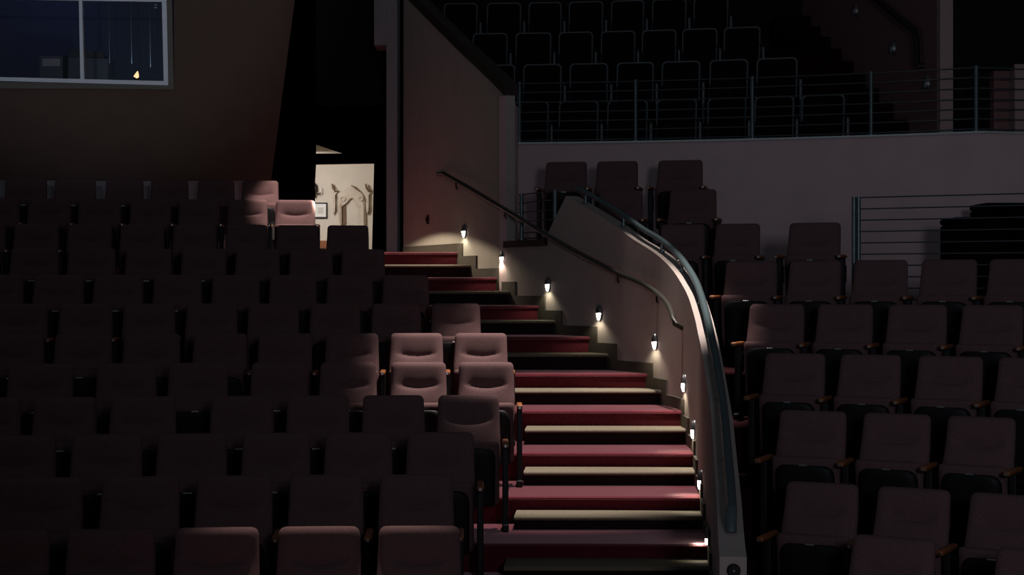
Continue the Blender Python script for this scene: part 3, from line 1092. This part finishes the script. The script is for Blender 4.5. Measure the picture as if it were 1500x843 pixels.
# two black cases on the walkway
for k, (x0, x1, y0, d, nm) in enumerate(((1399, 1560, 318, 15.1, 'lower'), (1443, 1600, 297, 15.8, 'taller'))):
    o = empty('equipment_case')
    a, b = U(x0, y0, d), U(x1, y0, d)
    MB().bbox(a.x, b.x, d, d + 0.55, ZRF[2], a.z - 0.06, 0.03, 2).build('body', M['case_black'], o)
    MB().bbox(a.x - 0.003, b.x + 0.003, d - 0.003, d + 0.553, a.z - 0.06, a.z, 0.025, 2).build('lid', M['case_black'], o)
    tag(o, '%s of two black cases standing on the walkway behind the thin rod railing' % nm, 'case', 'black cases on the walkway')

# unlit step lights and handrail on the balcony wall
wn = (bw1 - bw0).normalized()
k_lamp = None
for i, (px, py) in enumerate(((1256, 15), (1311, 70), (1361, 121))):
    kk = (px - CX) / F
    # meet the balcony wall
    t = (kk * bw0.y - bw0.x) / ((bw1.x - bw0.x) - kk * (bw1.y - bw0.y))
    p = bw0.lerp(bw1, max(0.02, t))
    if k_lamp is None:
        k_lamp = empty('unlit_step_light')
        MB().rings([[Vector((0.05 * s * math.cos(a), y, 0.085 * s * math.sin(a))) for a in [j * math.pi / 10 for j in range(20)]] for s, y in ((1, 0), (1, -0.015), (0.8, -0.04))]).build('backplate', M['lamp_body'], k_lamp, True)
        MB().rings([[Vector((0.034 * s * math.cos(a), y, -0.02 + 0.045 * s * math.sin(a))) for a in [j * math.pi / 10 for j in range(20)]] for s, y in ((1, -0.036), (0.8, -0.055))]).build('lens', M['lamp_off'], k_lamp, True)
        o = k_lamp
    else:
        o = copy_tree(k_lamp)
    o.location = (p.x - 0.002, p.y, Zrel(py, p.y))
    o.rotation_euler = (0, 0, -math.pi / 2 + math.atan2(wn.x, wn.y) * -1)
    tag(o, 'unlit oval step light on the dark balcony wall, %s from the top' % ORD[i], 'step light', 'unlit step lights in the balcony')
bh = []
for px, py in ((1296, 0), (1310, 12), (1330, 28), (1350, 44)):
    kk = (px - CX) / F
    t = (kk * bw0.y - bw0.x) / ((bw1.x - bw0.x) - kk * (bw1.y - bw0.y))
    p = bw0.lerp(bw1, t)
    bh.append(Vector((p.x - 0.09, p.y, Zrel(py, p.y))))
ext = bh[0] + (bh[0] - bh[2]) * 1.5
bhr = empty('balcony_handrail')
pts = [ext] + bh + [Vector((bh[-1].x + 0.02, bh[-1].y - 0.05, Zrel(60, bh[-1].y))), Vector((bh[-1].x + 0.02, bh[-1].y - 0.08, Zrel(98, bh[-1].y)))]
MB().tube(pts, 0.035, 10).build('rail', M['iron'], bhr, True)
MB().tube([bh[1] + Vector((0, 0, -0.02)), bh[1] + Vector((0.09, 0, -0.06))], 0.012, 8).build('bracket', M['iron'], bhr, True)
MB().tube([pts[-1], pts[-1] + Vector((0.2, -0.05, 0))], 0.03, 8).build('end_bracket', M['iron'], bhr, True)
tag(bhr, 'dark handrail sloping down the balcony wall to its pink end post', 'handrail')

# ------------------------------------------------------------------ seats
def slice_ring(z, yc, hw, th, recess=None, nf=19):
    ring = []
    fr_ = [math.sin(math.radians(-90 + 180 * i / (nf - 1))) for i in range(nf)]
    for f_ in fr_:
        y = yc - th / 2 * (max(0.0, 1 - abs(f_) ** 5)) ** 0.45
        x = f_ * hw
        if recess:
            y += recess(x, z)
        ring.append(Vector((x, y, z)))
    for f_ in fr_[::-2][0:]:
        if abs(f_) > 0.999:
            continue
        y = yc + th / 2 * (max(0.0, 1 - abs(f_) ** 5)) ** 0.45
        ring.append(Vector((f_ * hw, y, z)))
    return ring


def back_recess(x, z):
    w = max(0.0, min(1.0, (0.195 - abs(x)) / 0.085))
    w = w * w * (3 - 2 * w)
    zc = 0.712 + 0.022 * (x / 0.15) ** 2
    dz = z - zc
    r = 0.036 * (math.exp(-(dz / 0.055)) if dz > 0 else math.exp(dz / 0.014))
    return w * r - 0.02 * math.exp(-((z - 0.59) / 0.09) ** 2)


def backrest_mesh():
    zs = [0.40, 0.403, 0.412, 0.43, 0.46, 0.50, 0.54, 0.58, 0.61, 0.64, 0.66, 0.675, 0.688, 0.698, 0.706, 0.712, 0.719, 0.726, 0.734, 0.745, 0.76, 0.78, 0.80, 0.825, 0.85, 0.868, 0.88, 0.889, 0.896, 0.9]
    r = 0.038
    rings = []
    for z in zs:
        k = 0.0
        if z > 0.9 - r:
            u = (z - (0.9 - r)) / r
            k = r * (1 - math.sqrt(max(0, 1 - u * u)))
        if z < 0.43:
            u = (0.43 - z) / 0.03
            k = 0.02 * (1 - math.sqrt(max(0, 1 - u * u)))
        hw = 0.243 - 0.012 * max(0, (z - 0.6) / 0.3) - k
        th = max(0.012, 0.095 - 1.9 * k)
        rings.append(slice_ring(z, 0.03 + 0.25 * (z - 0.5), hw, th, back_recess))
    return MB().rings(rings)


def seat_mesh():
    rings = []
    for z in [0.17, 0.175, 0.19, 0.22, 0.3, 0.4, 0.5, 0.55, 0.58, 0.597, 0.607, 0.61]:
        k = 0.0
        if z > 0.575:
            u = (z - 0.575) / 0.035
            k = 0.035 * (1 - math.sqrt(max(0, 1 - u * u)))
        if z < 0.2:
            u = (0.2 - z) / 0.03
            k = 0.03 * (1 - math.sqrt(max(0, 1 - u * u)))
        rings.append(slice_ring(z, -0.03 - 0.15 * (z - 0.17), 0.236 - 0.6 * k, max(0.02, 0.105 - 1.9 * k), None, 13))
    return MB().rings(rings)


def pan_mesh():
    rings = []
    r = 0.07
    for z in [0.16, 0.165, 0.18, 0.22, 0.3, 0.4, 0.48, 0.51, 0.53, 0.545, 0.555, 0.56]:
        k = 0.0
        if z > 0.56 - r:
            u = (z - (0.56 - r)) / r
            k = r * (1 - math.sqrt(max(0, 1 - u * u)))
        hw = 0.205 - 0.055 * ((z - 0.16) / 0.4 < 0.0) - k
        rings.append(slice_ring(z, -0.075 - 0.15 * (z - 0.17), hw, max(0.02, 0.075 - 0.4 * k), None, 13))
    return MB().rings(rings)


def make_chair(name, both):
    r = empty(name)
    backrest_mesh().build('backrest', M['fabric'], r, 'all')
    s = seat_mesh().build('seat', M['fabric'], r, 'all')
    pan_mesh().build('seat_pan', M['plastic'], s, 'all')
    MB().bbox(-0.03, 0.03, -0.178, -0.162, 0.552, 0.566, 0.004, 1).build('seat_clip', M['chrome'], s)
    for sx in ((1, -1) if both else (1,)):
        x = 0.28 * sx
        st = MB().bbox(x - 0.023, x + 0.023, -0.15, -0.06, 0.0, 0.575, 0.008, 2)
        st.bbox(x - 0.013, x + 0.013, -0.09, 0.07, 0.36, 0.52, 0.006, 1)
        st = st.build('standard', M['black_metal'], r)
        MB().bbox(x - 0.025, x + 0.025, -0.21, 0.02, 0.0, 0.05, 0.01, 2).build('foot', M['black_metal'], st)
        ar = MB().bbox(x - 0.024, x + 0.024, -0.30, 0.035, 0.575, 0.607, 0.012, 3).build('armrest', M['wood'], r, True)
        MB().tube([(x, -0.298, 0.588), (x, -0.306, 0.588)], 0.010, 10).build('bolt', M['chrome'], ar, True)
    return r


CH = {False: None, True: None}


def room(row, j, d):
    """smallest centre distance to the neighbours of chair j, in metres"""
    c = [(r[0] + r[1]) / 2 for r in row]
    g = [abs(c[k] - c[j]) for k in (j - 1, j + 1) if 0 <= k < len(c)]
    return min(g) / F * d if g else 99.0



def place_chair(px0, px1, d, c, ztop, floor, both, label, group, room=99.0):
    if CH[both] is None:
        CH[both] = make_chair('theatre_chair', both)
        o = CH[both]
    else:
        o = copy_tree(CH[both])
    xm = ((px0 + px1) / 2 - CX) / F * d
    phi = math.atan2(xm - c[0], d - c[1])
    o.location = (xm, d, floor)
    o.rotation_euler = (0, 0, -phi)
    wm = (px1 - px0) / F * d / 0.474
    o.scale = (min(1.08, max(0.9, wm), room / 0.572), 1.0, (ztop - floor) / 0.9)
    tag(o, label, 'theatre chair', group)
    return o


LCH = [
    [(6, 68), (79, 139), (152, 211), (218, 277), (286, 346), (350, 411)],
    [(-37, 27), (38, 104), (113, 177), (189, 250), (260, 321), (332, 392), (402, 462)],
    [(-60, 7), (17, 87), (96, 164), (174, 241), (251, 318), (328, 394), (402, 468), (477, 541)],
    [(12, 87), (97, 169), (181, 252), (263, 332), (343, 410), (420, 490), (498, 565)],
    [(-44, 33), (46, 123), (134, 210), (222, 296), (308, 381), (392, 465), (475, 549), (558, 630)],
    [(-15, 69), (83, 165), (177, 257), (269, 349), (361, 438), (452, 529), (542, 618), (629, 706)],
    [(-26, 65), (77, 163), (177, 264), (279, 363), (375, 458), (474, 556), (568, 651), (663, 745)],
    [(10, 104), (137, 230), (243, 334), (363, 453), (465, 553), (568, 657), (667, 757)],
    [(-60, 25), (42, 142), (158, 257), (304, 402), (416, 513), (528, 623), (637, 735)],
    [(-32, 80), (98, 210), (225, 333), (349, 457), (471, 577), (592, 697)],
    [(-8, 120), (143, 263), (282, 400), (418, 535), (550, 668)],
    [(-66, 70), (92, 226), (250, 380), (400, 531), (549, 678)],
]
LIT = {(0, 0), (1, 0), (6, 0), (6, 1), (7, 0), (7, 1)}
for i, row in enumerate(LCH):
    n = len(row)
    for j, (a, b) in enumerate(row):
        k = n - 1 - j
        rad = DROW[i] + RC0
        d = arc_d(rad, (a + b) / 2, C0)
        if (i, k) in LIT:
            s = 'warmly lit'
        elif i == 11 and k < 3:
            s = 'rim-lit'
        elif i >= 3:
            s = 'dim'
        else:
            s = 'dark'
        rowname = ('the %s row from the back' % ORD[i]) if i < 6 else ('the %s row from the front' % ORD[11 - i])
        pos = 'next to the stairs' if k == 0 else '%s from the stairs' % ORD[k]
        place_chair(a, b, d, C0, ZTOP[i], ZF[i], False, '%s mauve theatre chair, %s in %s' % (s, pos, rowname), 'mauve chairs in rows beside the carpeted stairs', room(row, j, d))

BOTH = {(0, 0), (0, 2), (1, 1), (2, 2), (3, 0), (4, 0), (5, 0), (6, 0), (7, 0), (8, 0)}
for i, row in enumerate(RCH):
    for j, (a, b, y) in enumerate(row):
        d = arc_d(RR[i], (a + b) / 2)
        place_chair(a, b, d, C1, ZR[i], ZRF[i], (i, j) in BOTH, 'mauve theatre chair beyond the parapet, %s from it in the %s row below the balcony' % (ORD[j], ORD[i]), 'mauve chairs in rows beyond the curved parapet', room(row, j, d))


# balcony seats: black fabric in a shell whose pale rim paints the edge highlight
def make_balcony_chair():
    r = empty('balcony_chair')
    def outline(hw, z0, z1, rad):
        pts = [(-hw, z0)]
        for a in range(0, 91, 15):
            pts.append((-hw + rad - rad * math.cos(math.radians(a)), z1 - rad + rad * math.sin(math.radians(a))))
        for a in range(90, -1, -15):
            pts.append((hw - rad + rad * math.cos(math.radians(a)), z1 - rad + rad * math.sin(math.radians(a))))
        pts.append((hw, z0))
        return pts
    o1 = outline(0.247, 0.38, 0.90, 0.06)
    i1 = outline(0.229, 0.38, 0.882, 0.048)
    lean = lambda z: 0.18 * (z - 0.4)
    vs, fs = [], []
    for (x, z), (x2, z2) in zip(o1, i1):
        vs += [Vector((x2, -0.03 + lean(z2), z2)), Vector(((x + x2) / 2, -0.04 + lean(z), (z + z2) / 2)), Vector((x, -0.03 + lean(z), z)), Vector((x, 0.04 + lean(z), z))]
    for i in range(len(o1) - 1):
        for k in range(3):
            fs.append((4 * i + k, 4 * i + k + 1, 4 * i + 5 + k, 4 * i + 4 + k))
    n = len(o1)
    fs.append(tuple(4 * i + 3 for i in range(n)))
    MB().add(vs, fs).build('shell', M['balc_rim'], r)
    pad = MB()
    ip = outline(0.228, 0.39, 0.881, 0.047)
    vs = [Vector((x, -0.028 + lean(z), z)) for x, z in ip] + [Vector((x * 0.86, -0.055 + lean(z), 0.635 + (z - 0.635) * 0.86)) for x, z in ip]
    n = len(ip)
    fs = [(i, (i + 1) % n, (i + 1) % n + n, i + n) for i in range(n)] + [tuple(range(n, 2 * n))]
    pad.add(vs, fs)
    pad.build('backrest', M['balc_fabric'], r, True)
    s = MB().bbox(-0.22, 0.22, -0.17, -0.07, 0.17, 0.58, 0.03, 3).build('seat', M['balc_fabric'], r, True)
    for sx in (1,):
        x = 0.30 * sx
        st = MB().bbox(x - 0.015, x + 0.015, -0.12, -0.05, 0.0, 0.60, 0.006, 1).build('standard', M['balc_rim'], r)
        MB().bbox(x - 0.024, x + 0.024, -0.28, 0.03, 0.60, 0.63, 0.01, 2).build('armrest', M['iron'], r)
    return r


BC = None
BROW = ['lowest', 'second lowest', 'third lowest', 'highest visible']
for i, row in enumerate(BCH):
    for j, (a, b, y) in enumerate(row):
        d = arc_d(RB[i], (a + b) / 2)
        o = make_balcony_chair() if BC is None else copy_tree(BC)
        BC = BC or o
        xm = ((a + b) / 2 - CX) / F * d
        o.location = (xm, d, ZBF[i])
        o.rotation_euler = (0, 0, -math.atan2(xm - C1[0], d - C1[1]))
        o.scale = (min(1.1, max(0.9, (b - a) / F * d / 0.49)), 1, (ZB[i] - ZBF[i]) / 0.9)
        tag(o, 'black balcony chair with painted rim-light, %s from the sloping wall in the %s row' % (ORD[j], BROW[i]), 'theatre chair', 'black seats in the balcony')
